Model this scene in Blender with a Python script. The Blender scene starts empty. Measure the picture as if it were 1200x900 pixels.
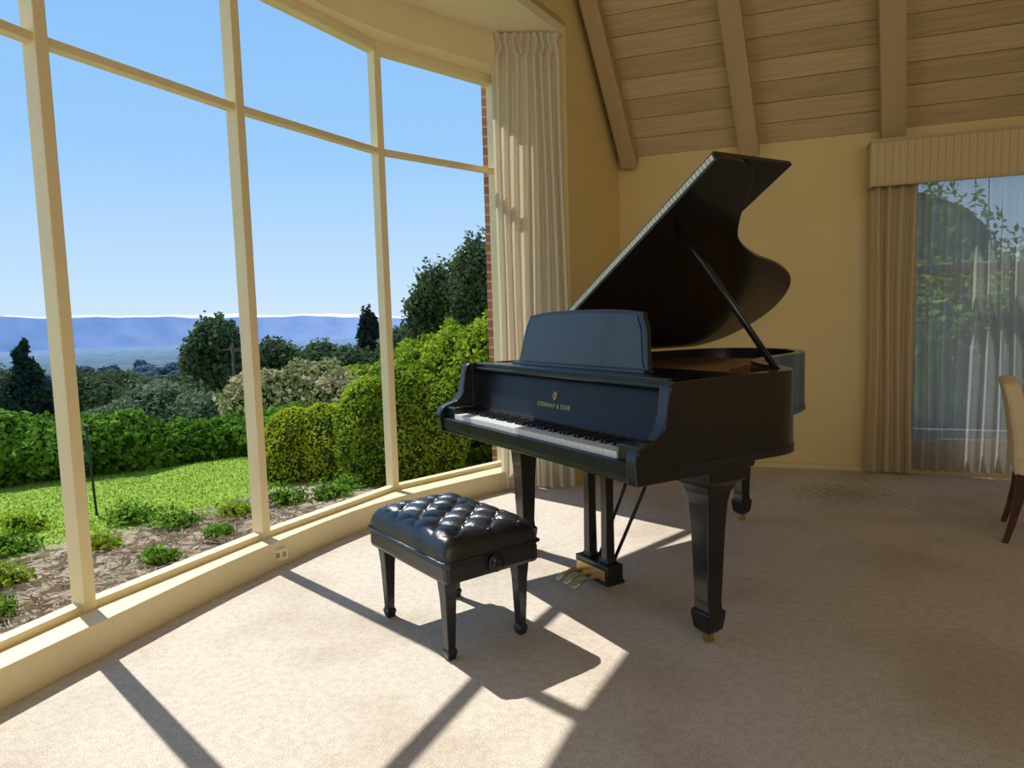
import bpy, bmesh, math, random
import numpy as np
from mathutils import Vector, Matrix
random.seed(3); rng=np.random.default_rng(5)
S=bpy.context.scene
COL=S.collection
# ------------------------------------------------------------------ materials
def newmat(name):
    m=bpy.data.materials.new(name); m.use_nodes=True
    nt=m.node_tree; b=nt.nodes['Principled BSDF']; return m,nt,b
def N(nt,t,**k):
    n=nt.nodes.new(t)
    for a,v in k.items(): setattr(n,a,v)
    return n
def ramp(nt,stops):
    r=N(nt,'ShaderNodeValToRGB'); e=r.color_ramp.elements
    while len(e)<len(stops): e.new(.5)
    for i,(p,c) in enumerate(stops): e[i].position=p; e[i].color=(*c,1)
    return r
def mat(name,c1,c2=None,scale=5,rough=.5,bump=0,bscale=None,metal=0,coat=0,detail=4,spec=.5,stretch=None):
    m,nt,b=newmat(name)
    b.inputs['Roughness'].default_value=rough; b.inputs['Metallic'].default_value=metal
    b.inputs['Coat Weight'].default_value=coat; b.inputs['Coat Roughness'].default_value=.08
    b.inputs['Specular IOR Level'].default_value=spec
    tc=N(nt,'ShaderNodeTexCoord'); vec=tc.outputs['Object']
    if stretch:
        mp=N(nt,'ShaderNodeMapping'); mp.inputs['Scale'].default_value=stretch; nt.links.new(vec,mp.inputs[0]); vec=mp.outputs[0]
    no=N(nt,'ShaderNodeTexNoise'); no.inputs['Scale'].default_value=scale; no.inputs['Detail'].default_value=detail
    nt.links.new(vec,no.inputs['Vector'])
    r=ramp(nt,[(.3,c1),(.7,c2 or tuple(x*.88 for x in c1))]); nt.links.new(no.outputs[0],r.inputs[0]); nt.links.new(r.outputs[0],b.inputs['Base Color'])
    if bump:
        n2=N(nt,'ShaderNodeTexNoise'); n2.inputs['Scale'].default_value=bscale or scale*4; n2.inputs['Detail'].default_value=3
        nt.links.new(vec,n2.inputs['Vector']); bp=N(nt,'ShaderNodeBump'); bp.inputs['Strength'].default_value=bump; bp.inputs['Distance'].default_value=.01
        nt.links.new(n2.outputs[0],bp.inputs['Height']); nt.links.new(bp.outputs[0],b.inputs['Normal'])
    return m
def leafmat(name,cols,trans=.35):
    m,nt,b=newmat(name); out=nt.nodes['Material Output']
    g=N(nt,'ShaderNodeNewGeometry'); tc=N(nt,'ShaderNodeTexCoord'); no=N(nt,'ShaderNodeTexNoise'); no.inputs['Scale'].default_value=2.2
    nt.links.new(tc.outputs['Object'],no.inputs['Vector'])
    mx=N(nt,'ShaderNodeMath',operation='MULTIPLY_ADD'); nt.links.new(g.outputs['Random Per Island'],mx.inputs[0]); mx.inputs[1].default_value=.6
    ms=N(nt,'ShaderNodeMath',operation='MULTIPLY_ADD'); nt.links.new(no.outputs[0],ms.inputs[0]); ms.inputs[1].default_value=1.2; ms.inputs[2].default_value=-.4
    nt.links.new(ms.outputs[0],mx.inputs[2])
    k=len(cols); r=ramp(nt,[(i/(k-1),c) for i,c in enumerate(cols)]); nt.links.new(mx.outputs[0],r.inputs[0])
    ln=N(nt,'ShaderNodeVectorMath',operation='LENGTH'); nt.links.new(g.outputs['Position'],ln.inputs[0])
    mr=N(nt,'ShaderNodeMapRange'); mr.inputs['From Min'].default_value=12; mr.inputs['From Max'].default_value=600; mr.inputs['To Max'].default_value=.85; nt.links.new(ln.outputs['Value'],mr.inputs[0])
    hz=N(nt,'ShaderNodeMixRGB'); nt.links.new(mr.outputs[0],hz.inputs[0]); nt.links.new(r.outputs[0],hz.inputs[1]); hz.inputs[2].default_value=(.15,.22,.29,1)  # atmospheric haze painted into leaf colour by distance from the origin
    d=N(nt,'ShaderNodeBsdfDiffuse'); t=N(nt,'ShaderNodeBsdfTranslucent'); s=N(nt,'ShaderNodeMixShader'); s.inputs[0].default_value=trans
    nt.links.new(hz.outputs[0],d.inputs[0]); nt.links.new(hz.outputs[0],t.inputs[0]); nt.links.new(d.outputs[0],s.inputs[1]); nt.links.new(t.outputs[0],s.inputs[2])
    nt.links.new(s.outputs[0],out.inputs[0]); return m
M={}
M['wall']=mat('wall_paint',(.74,.575,.26),(.71,.55,.245),2.5,.75,.12,90)
M['trim']=mat('trim_paint',(.84,.71,.42),(.80,.67,.39),3,.5,.05,60)
M['soffit']=mat('soffit_paint',(.86,.77,.53),(.84,.74,.5),3,.6)
M['piano']=mat('ebonised_wood',(.008,.009,.010),(.011,.012,.013),6,.24,coat=.3,spec=.4)
M['satin']=mat('satin_black_wood',(.010,.011,.013),(.013,.014,.016),6,.3,coat=.2)
M['panel']=mat('desk_panel_black',(.016,.021,.027),(.02,.026,.033),6,.32,coat=.3,spec=.6)  # base lifted toward blue to imitate sky sheen on the desk panel
M['face']=mat('fallboard_black',(.006,.0065,.007),(.008,.0085,.009),6,.36,spec=.28)
M['leather']=mat('black_leather',(.012,.013,.018),(.02,.021,.027),40,.24,.2,220,spec=.7)
M['brass']=mat('brass',(.62,.45,.18),(.5,.36,.13),30,.35,metal=1)
M['hinge']=mat('pale_brass_hinge',(.80,.70,.45),(.68,.56,.32),60,.35,metal=.7)
M['goldpaint']=mat('gold_leaf',(.66,.49,.2),(.58,.42,.16),20,.4,metal=.6)
M['ivory']=mat('ivory_keys',(.80,.80,.78),(.76,.76,.73),20,.25)
M['ebony']=mat('ebony_keys',(.012,.012,.012),(.02,.02,.02),20,.25)
M['plate']=mat('bronze_plate',(.35,.17,.06),(.28,.13,.05),8,.4,metal=.3)
M['steel']=mat('steel_strings',(.5,.45,.35),(.6,.5,.4),60,.3,metal=1)
M['felt']=mat('red_felt',(.04,.012,.012),None,60,.9)
M['rafter']=mat('rafter_wood',(.52,.37,.19),(.43,.30,.145),4,.6,.15,30,stretch=(1,.15,1))
M['trunk']=mat('bark',(.10,.07,.045),(.05,.035,.025),8,.9,.5,20)
M['polewood']=mat('pole_wood',(.16,.11,.07),(.1,.07,.05),8,.9)
M['sash']=mat('backlit_window_sash',(.24,.22,.19),None,5,.6)  # sash colour darkened to imitate a frame seen against the light
M['chairfab']=mat('cream_upholstery',(.80,.68,.44),(.75,.62,.39),30,.85,.2,200)
M['chairwood']=mat('mahogany',(.10,.035,.015),(.05,.018,.01),12,.35,coat=.3)
M['outlet']=mat('outlet_plastic',(.84,.74,.48),None,5,.4)
M['dark']=mat('socket_slot',(.40,.32,.17),None,5,.6)
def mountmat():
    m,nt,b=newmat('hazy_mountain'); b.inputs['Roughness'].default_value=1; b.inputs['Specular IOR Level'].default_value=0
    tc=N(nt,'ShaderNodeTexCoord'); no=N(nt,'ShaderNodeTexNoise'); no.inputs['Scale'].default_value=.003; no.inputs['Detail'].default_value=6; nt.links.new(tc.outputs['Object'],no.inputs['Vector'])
    r=ramp(nt,[(.35,(.25,.35,.53)),(.65,(.34,.43,.60))]); nt.links.new(no.outputs[0],r.inputs[0]); nt.links.new(r.outputs[0],b.inputs['Base Color']); return m  # bluish base colour carries the aerial haze over the mountains
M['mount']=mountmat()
M['cloud']=mat('cloud_white',(1,1,1),(.95,.97,1),.002,1,spec=0)
M['stake']=mat('dark_metal',(.04,.04,.045),None,10,.5,metal=.5)
def carpet():
    m,nt,b=newmat('carpet_pile'); b.inputs['Roughness'].default_value=.95; b.inputs['Specular IOR Level'].default_value=.1
    tc=N(nt,'ShaderNodeTexCoord')
    n1=N(nt,'ShaderNodeTexNoise'); n1.inputs['Scale'].default_value=210; n1.inputs['Detail'].default_value=4; n1.inputs['Roughness'].default_value=.7
    n2=N(nt,'ShaderNodeTexNoise'); n2.inputs['Scale'].default_value=1.7; n2.inputs['Detail'].default_value=6
    n3=N(nt,'ShaderNodeTexNoise'); n3.inputs['Scale'].default_value=34; n3.inputs['Detail'].default_value=5
    for n in (n1,n2,n3): nt.links.new(tc.outputs['Object'],n.inputs['Vector'])
    r1=ramp(nt,[(.34,(.42,.365,.295)),(.64,(.80,.725,.62))]); nt.links.new(n1.outputs[0],r1.inputs[0])
    r2=ramp(nt,[(.33,(.82,.79,.74)),(.52,(1,1,1))]); nt.links.new(n2.outputs[0],r2.inputs[0])
    r3=ramp(nt,[(.35,(.90,.89,.87)),(.6,(1.03,1.03,1.03))]); nt.links.new(n3.outputs[0],r3.inputs[0])
    # worn grey marks near the back wall
    d=N(nt,'ShaderNodeVectorMath',operation='DISTANCE'); nt.links.new(tc.outputs['Object'],d.inputs[0]); d.inputs[1].default_value=(2.15,4.45,0)
    ad=N(nt,'ShaderNodeMath',operation='MULTIPLY_ADD'); nt.links.new(n3.outputs[0],ad.inputs[0]); ad.inputs[1].default_value=.9; nt.links.new(d.outputs['Value'],ad.inputs[2])
    r4=ramp(nt,[(.50,(.68,.64,.58)),(.85,(1,1,1))]); nt.links.new(ad.outputs[0],r4.inputs[0])
    last=r1.outputs[0]
    for rr_ in (r2,r3,r4):
        mx=N(nt,'ShaderNodeMixRGB',blend_type='MULTIPLY'); mx.inputs[0].default_value=1
        nt.links.new(last,mx.inputs[1]); nt.links.new(rr_.outputs[0],mx.inputs[2]); last=mx.outputs[0]
    nt.links.new(last,b.inputs['Base Color'])
    bp=N(nt,'ShaderNodeBump'); bp.inputs['Strength'].default_value=.5; bp.inputs['Distance'].default_value=.005
    nt.links.new(n1.outputs[0],bp.inputs['Height']); nt.links.new(bp.outputs[0],b.inputs['Normal']); return m
M['carpet']=carpet()
def plank():
    m,nt,b=newmat('ceiling_planks'); b.inputs['Roughness'].default_value=.6
    tc=N(nt,'ShaderNodeTexCoord'); br=N(nt,'ShaderNodeTexBrick'); br.offset=.37
    br.inputs['Scale'].default_value=1; br.inputs['Brick Width'].default_value=5.6; br.inputs['Row Height'].default_value=.15
    br.inputs['Mortar Size'].default_value=.003; br.inputs['Mortar Smooth'].default_value=.3
    br.inputs['Color1'].default_value=(.62,.47,.255,1); br.inputs['Color2'].default_value=(.50,.365,.19,1); br.inputs['Mortar'].default_value=(.17,.11,.05,1)
    mp=N(nt,'ShaderNodeMapping'); mp.inputs['Scale'].default_value=(1.2,22,1); no=N(nt,'ShaderNodeTexNoise'); no.inputs['Scale'].default_value=2; no.inputs['Detail'].default_value=5
    nt.links.new(tc.outputs['Object'],br.inputs['Vector']); nt.links.new(tc.outputs['Object'],mp.inputs[0]); nt.links.new(mp.outputs[0],no.inputs['Vector'])
    r=ramp(nt,[(.3,(.8,.77,.72)),(.7,(1.05,1.03,1))]); nt.links.new(no.outputs[0],r.inputs[0])
    mx=N(nt,'ShaderNodeMixRGB',blend_type='MULTIPLY'); mx.inputs[0].default_value=1; nt.links.new(br.outputs['Color'],mx.inputs[1]); nt.links.new(r.outputs[0],mx.inputs[2])
    nt.links.new(mx.outputs[0],b.inputs['Base Color'])
    bp=N(nt,'ShaderNodeBump'); bp.inputs['Strength'].default_value=.4; bp.invert=True; nt.links.new(br.outputs['Fac'],bp.inputs['Height']); nt.links.new(bp.outputs[0],b.inputs['Normal'])
    return m
M['plank']=plank()
def brick():
    m,nt,b=newmat('red_brick'); b.inputs['Roughness'].default_value=.9
    tc=N(nt,'ShaderNodeTexCoord'); sx=N(nt,'ShaderNodeSeparateXYZ'); cx=N(nt,'ShaderNodeCombineXYZ'); ad=N(nt,'ShaderNodeMath',operation='ADD')
    nt.links.new(tc.outputs['Object'],sx.inputs[0]); nt.links.new(sx.outputs[0],ad.inputs[0]); nt.links.new(sx.outputs[1],ad.inputs[1])
    nt.links.new(ad.outputs[0],cx.inputs[0]); nt.links.new(sx.outputs[2],cx.inputs[1])
    br=N(nt,'ShaderNodeTexBrick'); br.inputs['Scale'].default_value=1; br.inputs['Brick Width'].default_value=.2; br.inputs['Row Height'].default_value=.07; br.inputs['Mortar Size'].default_value=.008
    br.inputs['Color1'].default_value=(.42,.19,.13,1); br.inputs['Color2'].default_value=(.28,.12,.085,1); br.inputs['Mortar'].default_value=(.46,.40,.35,1)
    nt.links.new(cx.outputs[0],br.inputs['Vector']); nt.links.new(br.outputs['Color'],b.inputs['Base Color']); return m
M['brick']=brick()
def cloth(name,col,transp=0,trans=.35,col2=None):
    m,nt,b=newmat(name); out=nt.nodes['Material Output']
    tc=N(nt,'ShaderNodeTexCoord'); no=N(nt,'ShaderNodeTexNoise'); no.inputs['Scale'].default_value=120; nt.links.new(tc.outputs['Object'],no.inputs['Vector'])
    r=ramp(nt,[(.3,tuple(c*.9 for c in col)),(.7,col2 or col)]); nt.links.new(no.outputs[0],r.inputs[0])
    d=N(nt,'ShaderNodeBsdfDiffuse'); t=N(nt,'ShaderNodeBsdfTranslucent'); s=N(nt,'ShaderNodeMixShader'); s.inputs[0].default_value=trans
    nt.links.new(r.outputs[0],d.inputs[0]); nt.links.new(r.outputs[0],t.inputs[0]); nt.links.new(d.outputs[0],s.inputs[1]); nt.links.new(t.outputs[0],s.inputs[2])
    last=s
    if transp:
        tp=N(nt,'ShaderNodeBsdfTransparent'); s2=N(nt,'ShaderNodeMixShader'); s2.inputs[0].default_value=transp
        nt.links.new(s.outputs[0],s2.inputs[1]); nt.links.new(tp.outputs[0],s2.inputs[2]); last=s2
    nt.links.new(last.outputs[0],out.inputs[0]); return m
M['drape']=cloth('drape_linen',(.84,.77,.62),0,.35)
M['drape2']=cloth('drape_gold_linen',(.68,.54,.32),0,.2)
M['sheer']=cloth('sheer_voile',(.56,.57,.56),.30,.45)
def stripe():
    m,nt,b=newmat('striped_valance'); b.inputs['Roughness'].default_value=.8
    tc=N(nt,'ShaderNodeTexCoord'); w=N(nt,'ShaderNodeTexWave',wave_type='BANDS',bands_direction='X'); w.inputs['Scale'].default_value=7
    nt.links.new(tc.outputs['Object'],w.inputs['Vector']); r=ramp(nt,[(.2,(.56,.41,.19)),(.5,(.66,.53,.30)),(.8,(.60,.47,.25))]); nt.links.new(w.outputs[0],r.inputs[0]); nt.links.new(r.outputs[0],b.inputs['Base Color']); return m
M['stripe']=stripe()
def groundmat():
    m,nt,b=newmat('garden_ground'); b.inputs['Roughness'].default_value=1; b.inputs['Specular IOR Level'].default_value=0
    at=N(nt,'ShaderNodeVertexColor'); at.layer_name='Col'; tc=N(nt,'ShaderNodeTexCoord')
    no=N(nt,'ShaderNodeTexNoise'); no.inputs['Scale'].default_value=22; no.inputs['Detail'].default_value=8; nt.links.new(tc.outputs['Object'],no.inputs['Vector'])
    r=ramp(nt,[(.3,(.65,.65,.65)),(.7,(1.3,1.28,1.25))]); nt.links.new(no.outputs[0],r.inputs[0])
    mx=N(nt,'ShaderNodeMixRGB',blend_type='MULTIPLY'); mx.inputs[0].default_value=1; nt.links.new(at.outputs[0],mx.inputs[1]); nt.links.new(r.outputs[0],mx.inputs[2])
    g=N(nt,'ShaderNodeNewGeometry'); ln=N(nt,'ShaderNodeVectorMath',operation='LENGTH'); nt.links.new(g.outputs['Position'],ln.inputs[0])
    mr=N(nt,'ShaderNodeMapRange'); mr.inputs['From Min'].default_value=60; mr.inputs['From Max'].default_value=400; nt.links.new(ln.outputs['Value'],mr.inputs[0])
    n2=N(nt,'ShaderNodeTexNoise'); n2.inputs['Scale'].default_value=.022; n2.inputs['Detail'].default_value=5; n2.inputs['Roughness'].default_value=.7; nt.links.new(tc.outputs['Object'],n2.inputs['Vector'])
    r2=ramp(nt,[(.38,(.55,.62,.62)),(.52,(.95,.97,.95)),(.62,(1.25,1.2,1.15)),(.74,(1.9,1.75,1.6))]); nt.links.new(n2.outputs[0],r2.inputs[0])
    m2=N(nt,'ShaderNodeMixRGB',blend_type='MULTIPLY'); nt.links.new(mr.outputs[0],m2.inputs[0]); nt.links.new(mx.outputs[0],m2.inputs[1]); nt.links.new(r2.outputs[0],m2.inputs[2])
    nt.links.new(m2.outputs[0],b.inputs['Base Color']); return m
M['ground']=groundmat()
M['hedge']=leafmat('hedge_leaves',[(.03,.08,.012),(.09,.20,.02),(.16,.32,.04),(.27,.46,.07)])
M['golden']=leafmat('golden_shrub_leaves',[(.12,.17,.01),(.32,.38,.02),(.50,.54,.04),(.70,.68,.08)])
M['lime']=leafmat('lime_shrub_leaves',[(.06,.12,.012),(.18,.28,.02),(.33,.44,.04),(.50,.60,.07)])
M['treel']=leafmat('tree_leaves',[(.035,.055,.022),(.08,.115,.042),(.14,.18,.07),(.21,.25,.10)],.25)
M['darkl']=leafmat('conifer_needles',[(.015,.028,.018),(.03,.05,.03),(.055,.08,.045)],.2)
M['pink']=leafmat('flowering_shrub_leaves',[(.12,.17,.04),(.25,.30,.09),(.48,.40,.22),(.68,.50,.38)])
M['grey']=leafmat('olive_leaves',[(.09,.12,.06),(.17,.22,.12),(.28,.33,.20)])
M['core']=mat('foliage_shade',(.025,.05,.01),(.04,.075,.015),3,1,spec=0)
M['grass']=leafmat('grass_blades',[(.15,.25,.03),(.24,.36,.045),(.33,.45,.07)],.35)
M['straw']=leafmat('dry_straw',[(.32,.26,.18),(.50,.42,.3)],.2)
# ------------------------------------------------------------------ mesh helpers
def add(name,verts,faces,mats,parent=None,smooth=False,mi=None,fix=True,bevel=0):
    me=bpy.data.meshes.new(name); me.from_pydata([tuple(v) for v in verts],[],faces)
    if not isinstance(mats,(list,tuple)): mats=[mats]
    for m in mats: me.materials.append(m)
    if mi is not None: me.polygons.foreach_set('material_index',mi)
    if fix:
        bm=bmesh.new(); bm.from_mesh(me); bmesh.ops.recalc_face_normals(bm,faces=bm.faces); bm.to_mesh(me); bm.free()
    if smooth: me.polygons.foreach_set('use_smooth',[True]*len(me.polygons))
    me.update()
    o=bpy.data.objects.new(name,me); COL.objects.link(o)
    if parent: o.parent=parent
    if bevel:
        b=o.modifiers.new('b','BEVEL'); b.width=bevel; b.segments=2; b.limit_method='ANGLE'; b.angle_limit=.6
    return o
def struct(o,label=None):
    o['kind']='structure'
    if label: o['label']=label
    return o
def thing(o,label,cat,group=None,kind=None):
    o['label']=label; o['category']=cat
    if group: o['group']=group
    if kind: o['kind']=kind
    return o
def empty(name,loc=(0,0,0),rz=0):
    e=bpy.data.objects.new(name,None); e.empty_display_size=.1; e.location=loc; e.rotation_euler=(0,0,rz); COL.objects.link(e); return e
BF=[(0,1,2,3),(7,6,5,4),(0,4,5,1),(1,5,6,2),(2,6,7,3),(3,7,4,0)]
def boxv(x0,x1,y0,y1,z0,z1): return [(x0,y0,z0),(x1,y0,z0),(x1,y1,z0),(x0,y1,z0),(x0,y0,z1),(x1,y0,z1),(x1,y1,z1),(x0,y1,z1)]
def box(name,x0,x1,y0,y1,z0,z1,m,parent=None,bevel=0): return add(name,boxv(x0,x1,y0,y1,z0,z1),BF,m,parent,bevel=bevel)
class Acc:
    def __init__(s): s.v=[];s.f=[];s.m=[]
    def put(s,v,f,mi=0):
        o=len(s.v); s.v+=list(v); s.f+=[tuple(i+o for i in q) for q in f]; s.m+=[mi]*len(f)
    def box(s,x0,x1,y0,y1,z0,z1,mi=0): s.put(boxv(x0,x1,y0,y1,z0,z1),BF,mi)
    def bar(s,p,q,z0,z1,dep,ext=0,mi=0,off=0):
        p=Vector(p);q=Vector(q);d=(q-p).normalized();n=Vector((-d.y,d.x))*dep/2; c=Vector((-d.y,d.x))*off; p=p-d*ext+c;q=q+d*ext+c
        a=[p-n,q-n,q+n,p+n]; s.put([(w.x,w.y,z0) for w in a]+[(w.x,w.y,z1) for w in a],BF,mi)
    def make(s,name,mats,parent=None,**k): return add(name,s.v,s.f,mats,parent,mi=s.m,**k)
def prism(name,pts,z0,z1,m,parent=None,fn=None,bevel=0,smooth=False):
    n=len(pts); v=[(p[0],p[1],z0) for p in pts]+[(p[0],p[1],z1) for p in pts]
    if fn: v=[fn(*p) for p in v]
    f=[tuple(range(n))[::-1],tuple(range(n,2*n))]+[(i,(i+1)%n,n+(i+1)%n,n+i) for i in range(n)]
    return add(name,v,f,m,parent,bevel=bevel,smooth=smooth)
def cr(P,n=8):
    P=[Vector(p) for p in P]; P=[2*P[0]-P[1]]+P+[2*P[-1]-P[-2]]; out=[]
    for i in range(1,len(P)-2):
        a,b,c,d=P[i-1:i+3]
        for k in range(n):
            t=k/n; out.append(.5*((2*b)+(c-a)*t+(2*a-5*b+4*c-d)*t*t+(3*b-a-3*c+d)*t**3))
    out.append(P[-2]); return out
def tubev(path,r,n=10,close=True):
    path=[Vector(p) for p in path]; v=[];f=[]
    rr=r if isinstance(r,(list,tuple)) else [r]*len(path)
    for i,p in enumerate(path):
        t=(path[min(i+1,len(path)-1)]-path[max(i-1,0)]).normalized()
        a=t.orthogonal().normalized() if abs(t.z)>.9 else t.cross(Vector((0,0,1))).normalized(); b=t.cross(a)
        for k in range(n):
            an=2*math.pi*k/n; v.append(p+(a*math.cos(an)+b*math.sin(an))*rr[i])
    for i in range(len(path)-1):
        for k in range(n): f.append((i*n+k,i*n+(k+1)%n,(i+1)*n+(k+1)%n,(i+1)*n+k))
    f.append(tuple(range(n))[::-1]); f.append(tuple(range((len(path)-1)*n,len(path)*n))); return v,f
def tube(name,path,r,m,parent=None,n=10):
    v,f=tubev(path,r,n); return add(name,v,f,m,parent,smooth=True)
def sqloft(name,prof,m,parent,cx=0,cy=0,bevel=.004,ax=1,ay=1):
    v=[];f=[]
    for (z,s,*o) in prof:
        dx=o[0] if o else 0
        v+=[(cx+dx+sx*s*ax,cy+sy*s*ay,z) for sx,sy in ((-1,-1),(1,-1),(1,1),(-1,1))]
    for i in range(len(prof)-1):
        for k in range(4): f.append((i*4+k,i*4+(k+1)%4,(i+1)*4+(k+1)%4,(i+1)*4+k))
    f.append((3,2,1,0)); e=len(prof)*4; f.append((e-4,e-3,e-2,e-1))
    return add(name,v,f,m,parent,bevel=bevel)
def lathe(name,prof,m,parent,c=(0,0,0),axis='z',n=20):
    v=[];f=[]
    for (z,r) in prof:
        for k in range(n):
            a=2*math.pi*k/n; x,y=r*math.cos(a),r*math.sin(a)
            v.append((c[0]+x,c[1]+y,c[2]+z) if axis=='z' else ((c[0]+x,c[1]+z,c[2]+y) if axis=='y' else (c[0]+z,c[1]+x,c[2]+y)))
    for i in range(len(prof)-1):
        for k in range(n): f.append((i*n+k,i*n+(k+1)%n,(i+1)*n+(k+1)%n,(i+1)*n+k))
    f.append(tuple(range(n))); f.append(tuple(range((len(prof)-1)*n,len(prof)*n)))
    return add(name,v,f,m,parent,smooth=True)
# ------------------------------------------------------------------ room
G=[(-2.33,.35),(-2.2,.85),(-1.95,1.72),(-1.66,2.6),(-1.28,3.45),(-.775,4.38),(-.07,5.07)]
F=[tuple(p) for p in cr([(-2.2,.4),(-2.06,.9),(-1.83,1.6),(-1.64,2.16),(-1.52,2.5),(-1.25,3.22),(-.82,4.05),(-.15,4.74),(.1,4.90)],5)]
Go=[(p[0]-.06,p[1]+.03) for p in G]; Go[-1]=(-.085,5.12)
C=Vector((.9,5.72)); WD=Vector((.94,-.342)).normalized(); LD=Vector((.512,.859)).normalized()
W0=C-LD*.93; E=C+WD*4.36; L0=(-2.36,.25); LB=(-4.3,-3.0); RB=(5.0,-3.0)
floorpts=[(p[0],p[1]) for p in Go]+[(.3,5.1),tuple(W0),tuple(C),tuple(E),RB,LB,L0]
fl=prism('floor',floorpts,-.06,0,M['carpet']); struct(fl,'beige cut pile wall-to-wall carpet with worn marks')
ring=F+[(.1,5.1)]+[tuple(p) for p in Go[::-1]]
ZS=3.07
struct(prism('baseboard_window',ring,-.25,.13,M['trim'],bevel=.004),'cream painted curved low window ledge')
struct(prism('trim_1',ring,2.86,ZS,M['trim']),'cream curved header above the bow window')
struct(prism('ceiling',[(p[0],p[1]) for p in Go]+[(.3,5.15),tuple(W0),L0],ZS,ZS+.1,M['soffit']),'pale flat soffit over the bow window')
for i in range(len(G)-1):
    a=Acc(); p,q=Vector(G[i]),Vector(G[i+1]); d=(q-p).normalized()
    a.bar(p,p+d*.001,.1,2.9,.075,.024)
    if i==len(G)-2: a.bar(q-d*.02,q-d*.02+d*.001,.1,2.9,.075,.02)
    a.bar(p+d*.022,q-d*.015,.12,.16,.06); a.bar(p+d*.022,q-d*.015,2.205,2.24,.05); a.bar(p+d*.022,q-d*.015,2.80,2.88,.07)
    struct(a.make('window_%d'%(i+1),M['trim'],bevel=.004),'cream painted window frame with a transom bar')
def wall(name,p,q,z0,z1,th=.12,holes=(),m=None,label=None,side=1):
    p=Vector(p);q=Vector(q);d=(q-p);Lh=d.length;d.normalize();n=Vector((-d.y,d.x))*th*side
    a=Acc()
    def seg(s0,s1,za,zb):
        P=[p+d*s0,p+d*s1,p+d*s1+n,p+d*s0+n]; a.put([(w.x,w.y,za) for w in P]+[(w.x,w.y,zb) for w in P],BF)
    if holes:
        h=holes[0]; seg(0,h[0],z0,z1); seg(h[1],Lh,z0,z1); seg(h[0],h[1],z0,h[2]); seg(h[0],h[1],h[3],z1)
    else: seg(0,Lh,z0,z1)
    return struct(a.make(name,m or M['wall']),label)
wall('wall_back',C,E,0,2.60,holes=[(2.02,3.6,.25,2.12)],label='yellow plaster wall with a curtained window')
wall('wall_left',W0,C,0,5.3,label='yellow plaster wall beside the bow window')
wall('wall_return',(-.055,5.08),W0,0,ZS,side=1,label='yellow plaster return wall beside the window')
wall('wall_upper',(L0[0],L0[1]),W0,ZS+.06,5.3,label='yellow plaster wall above the window soffit')
wall('wall_near',LB,L0,0,5.3,label='yellow plaster wall')
wall('wall_right',E,RB,0,5.3,label='yellow plaster wall')
wall('wall_rear',RB,LB,0,5.3,label='yellow plaster wall')
SL=1.35
xa=Vector((WD.x,WD.y,0)); rd=Vector((-LD.x,-LD.y,SL)).normalized(); zc=xa.cross(rd).normalized(); ya=zc.cross(xa)
O=Vector((C.x,C.y,2.43))
MC=Matrix((( xa.x,ya.x,zc.x,O.x),(xa.y,ya.y,zc.y,O.y),(xa.z,ya.z,zc.z,O.z),(0,0,0,1)))
def toloc(P): return MC.inverted()@Vector(P)
rl=toloc(O+rd); rl=Vector((rl.x,rl.y)).normalized()
Lr=3.4
def cl(name,pts,z0,z1,m,label):
    o=prism(name,pts,z0,z1,m); o.matrix_world=MC; struct(o,label); return o
up=1 if (MC.to_3x3()@Vector((0,0,1))).z>0 else -1
cl('ceiling.001',[(-.3,-.12),(5.2,-.12),(5.2+rl.x*Lr,rl.y*Lr),(-.3+rl.x*Lr,rl.y*Lr)],0,.06*up,M['plank'],'sloped wooden plank ceiling')
for i,(k,w) in enumerate(((.095,.12),(.985,.14),(1.93,.15),(2.9,.15),(3.85,.15))):
    hw=w/2; o=prism('trim_%d'%(3+i),[(k-hw-rl.x*.03,-.03),(k+hw-rl.x*.03,-.03),(k+hw+rl.x*Lr,rl.y*Lr),(k-hw+rl.x*Lr,rl.y*Lr)],-.13*up,.001,M['rafter'],bevel=.004); o.matrix_world=MC
    struct(o,'exposed wooden ceiling rafter')
struct(prism('ceiling.002',[LB,RB,tuple(E+Vector((1,1))),tuple(C),L0],5.25,5.35,M['plank']),'high wooden ceiling')
a=Acc(); nn=Vector((-WD.y,WD.x))
a.bar(C+WD*1.98,E,2.37,2.425,.04,off=-.02); struct(a.make('trim_8',M['wall']),'painted cornice board at the wall top')
a=Acc(); a.bar(C+WD*.02,E,0,.035,.03,off=-.015); struct(a.make('baseboard_back',M['wall']),'low yellow baseboard')
a=Acc(); P=lambda s:C+WD*s
for s in (2.02,2.80,3.55): a.bar(P(s),P(s+.05),.25,2.12,.06,off=.06)
for z in (.25,1.42,2.07): a.bar(P(2.02),P(3.6),z,z+.06,.06,off=.06)
o=struct(a.make('window_7',M['sash']),'painted window frame behind sheer curtains')
oe=empty('wall_outlet',(-1.168,3.385,.06),math.atan2(-.83,.5)+math.pi/2+.1); thing(oe,'cream electrical outlet plate on the window ledge','electrical outlet')
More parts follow.
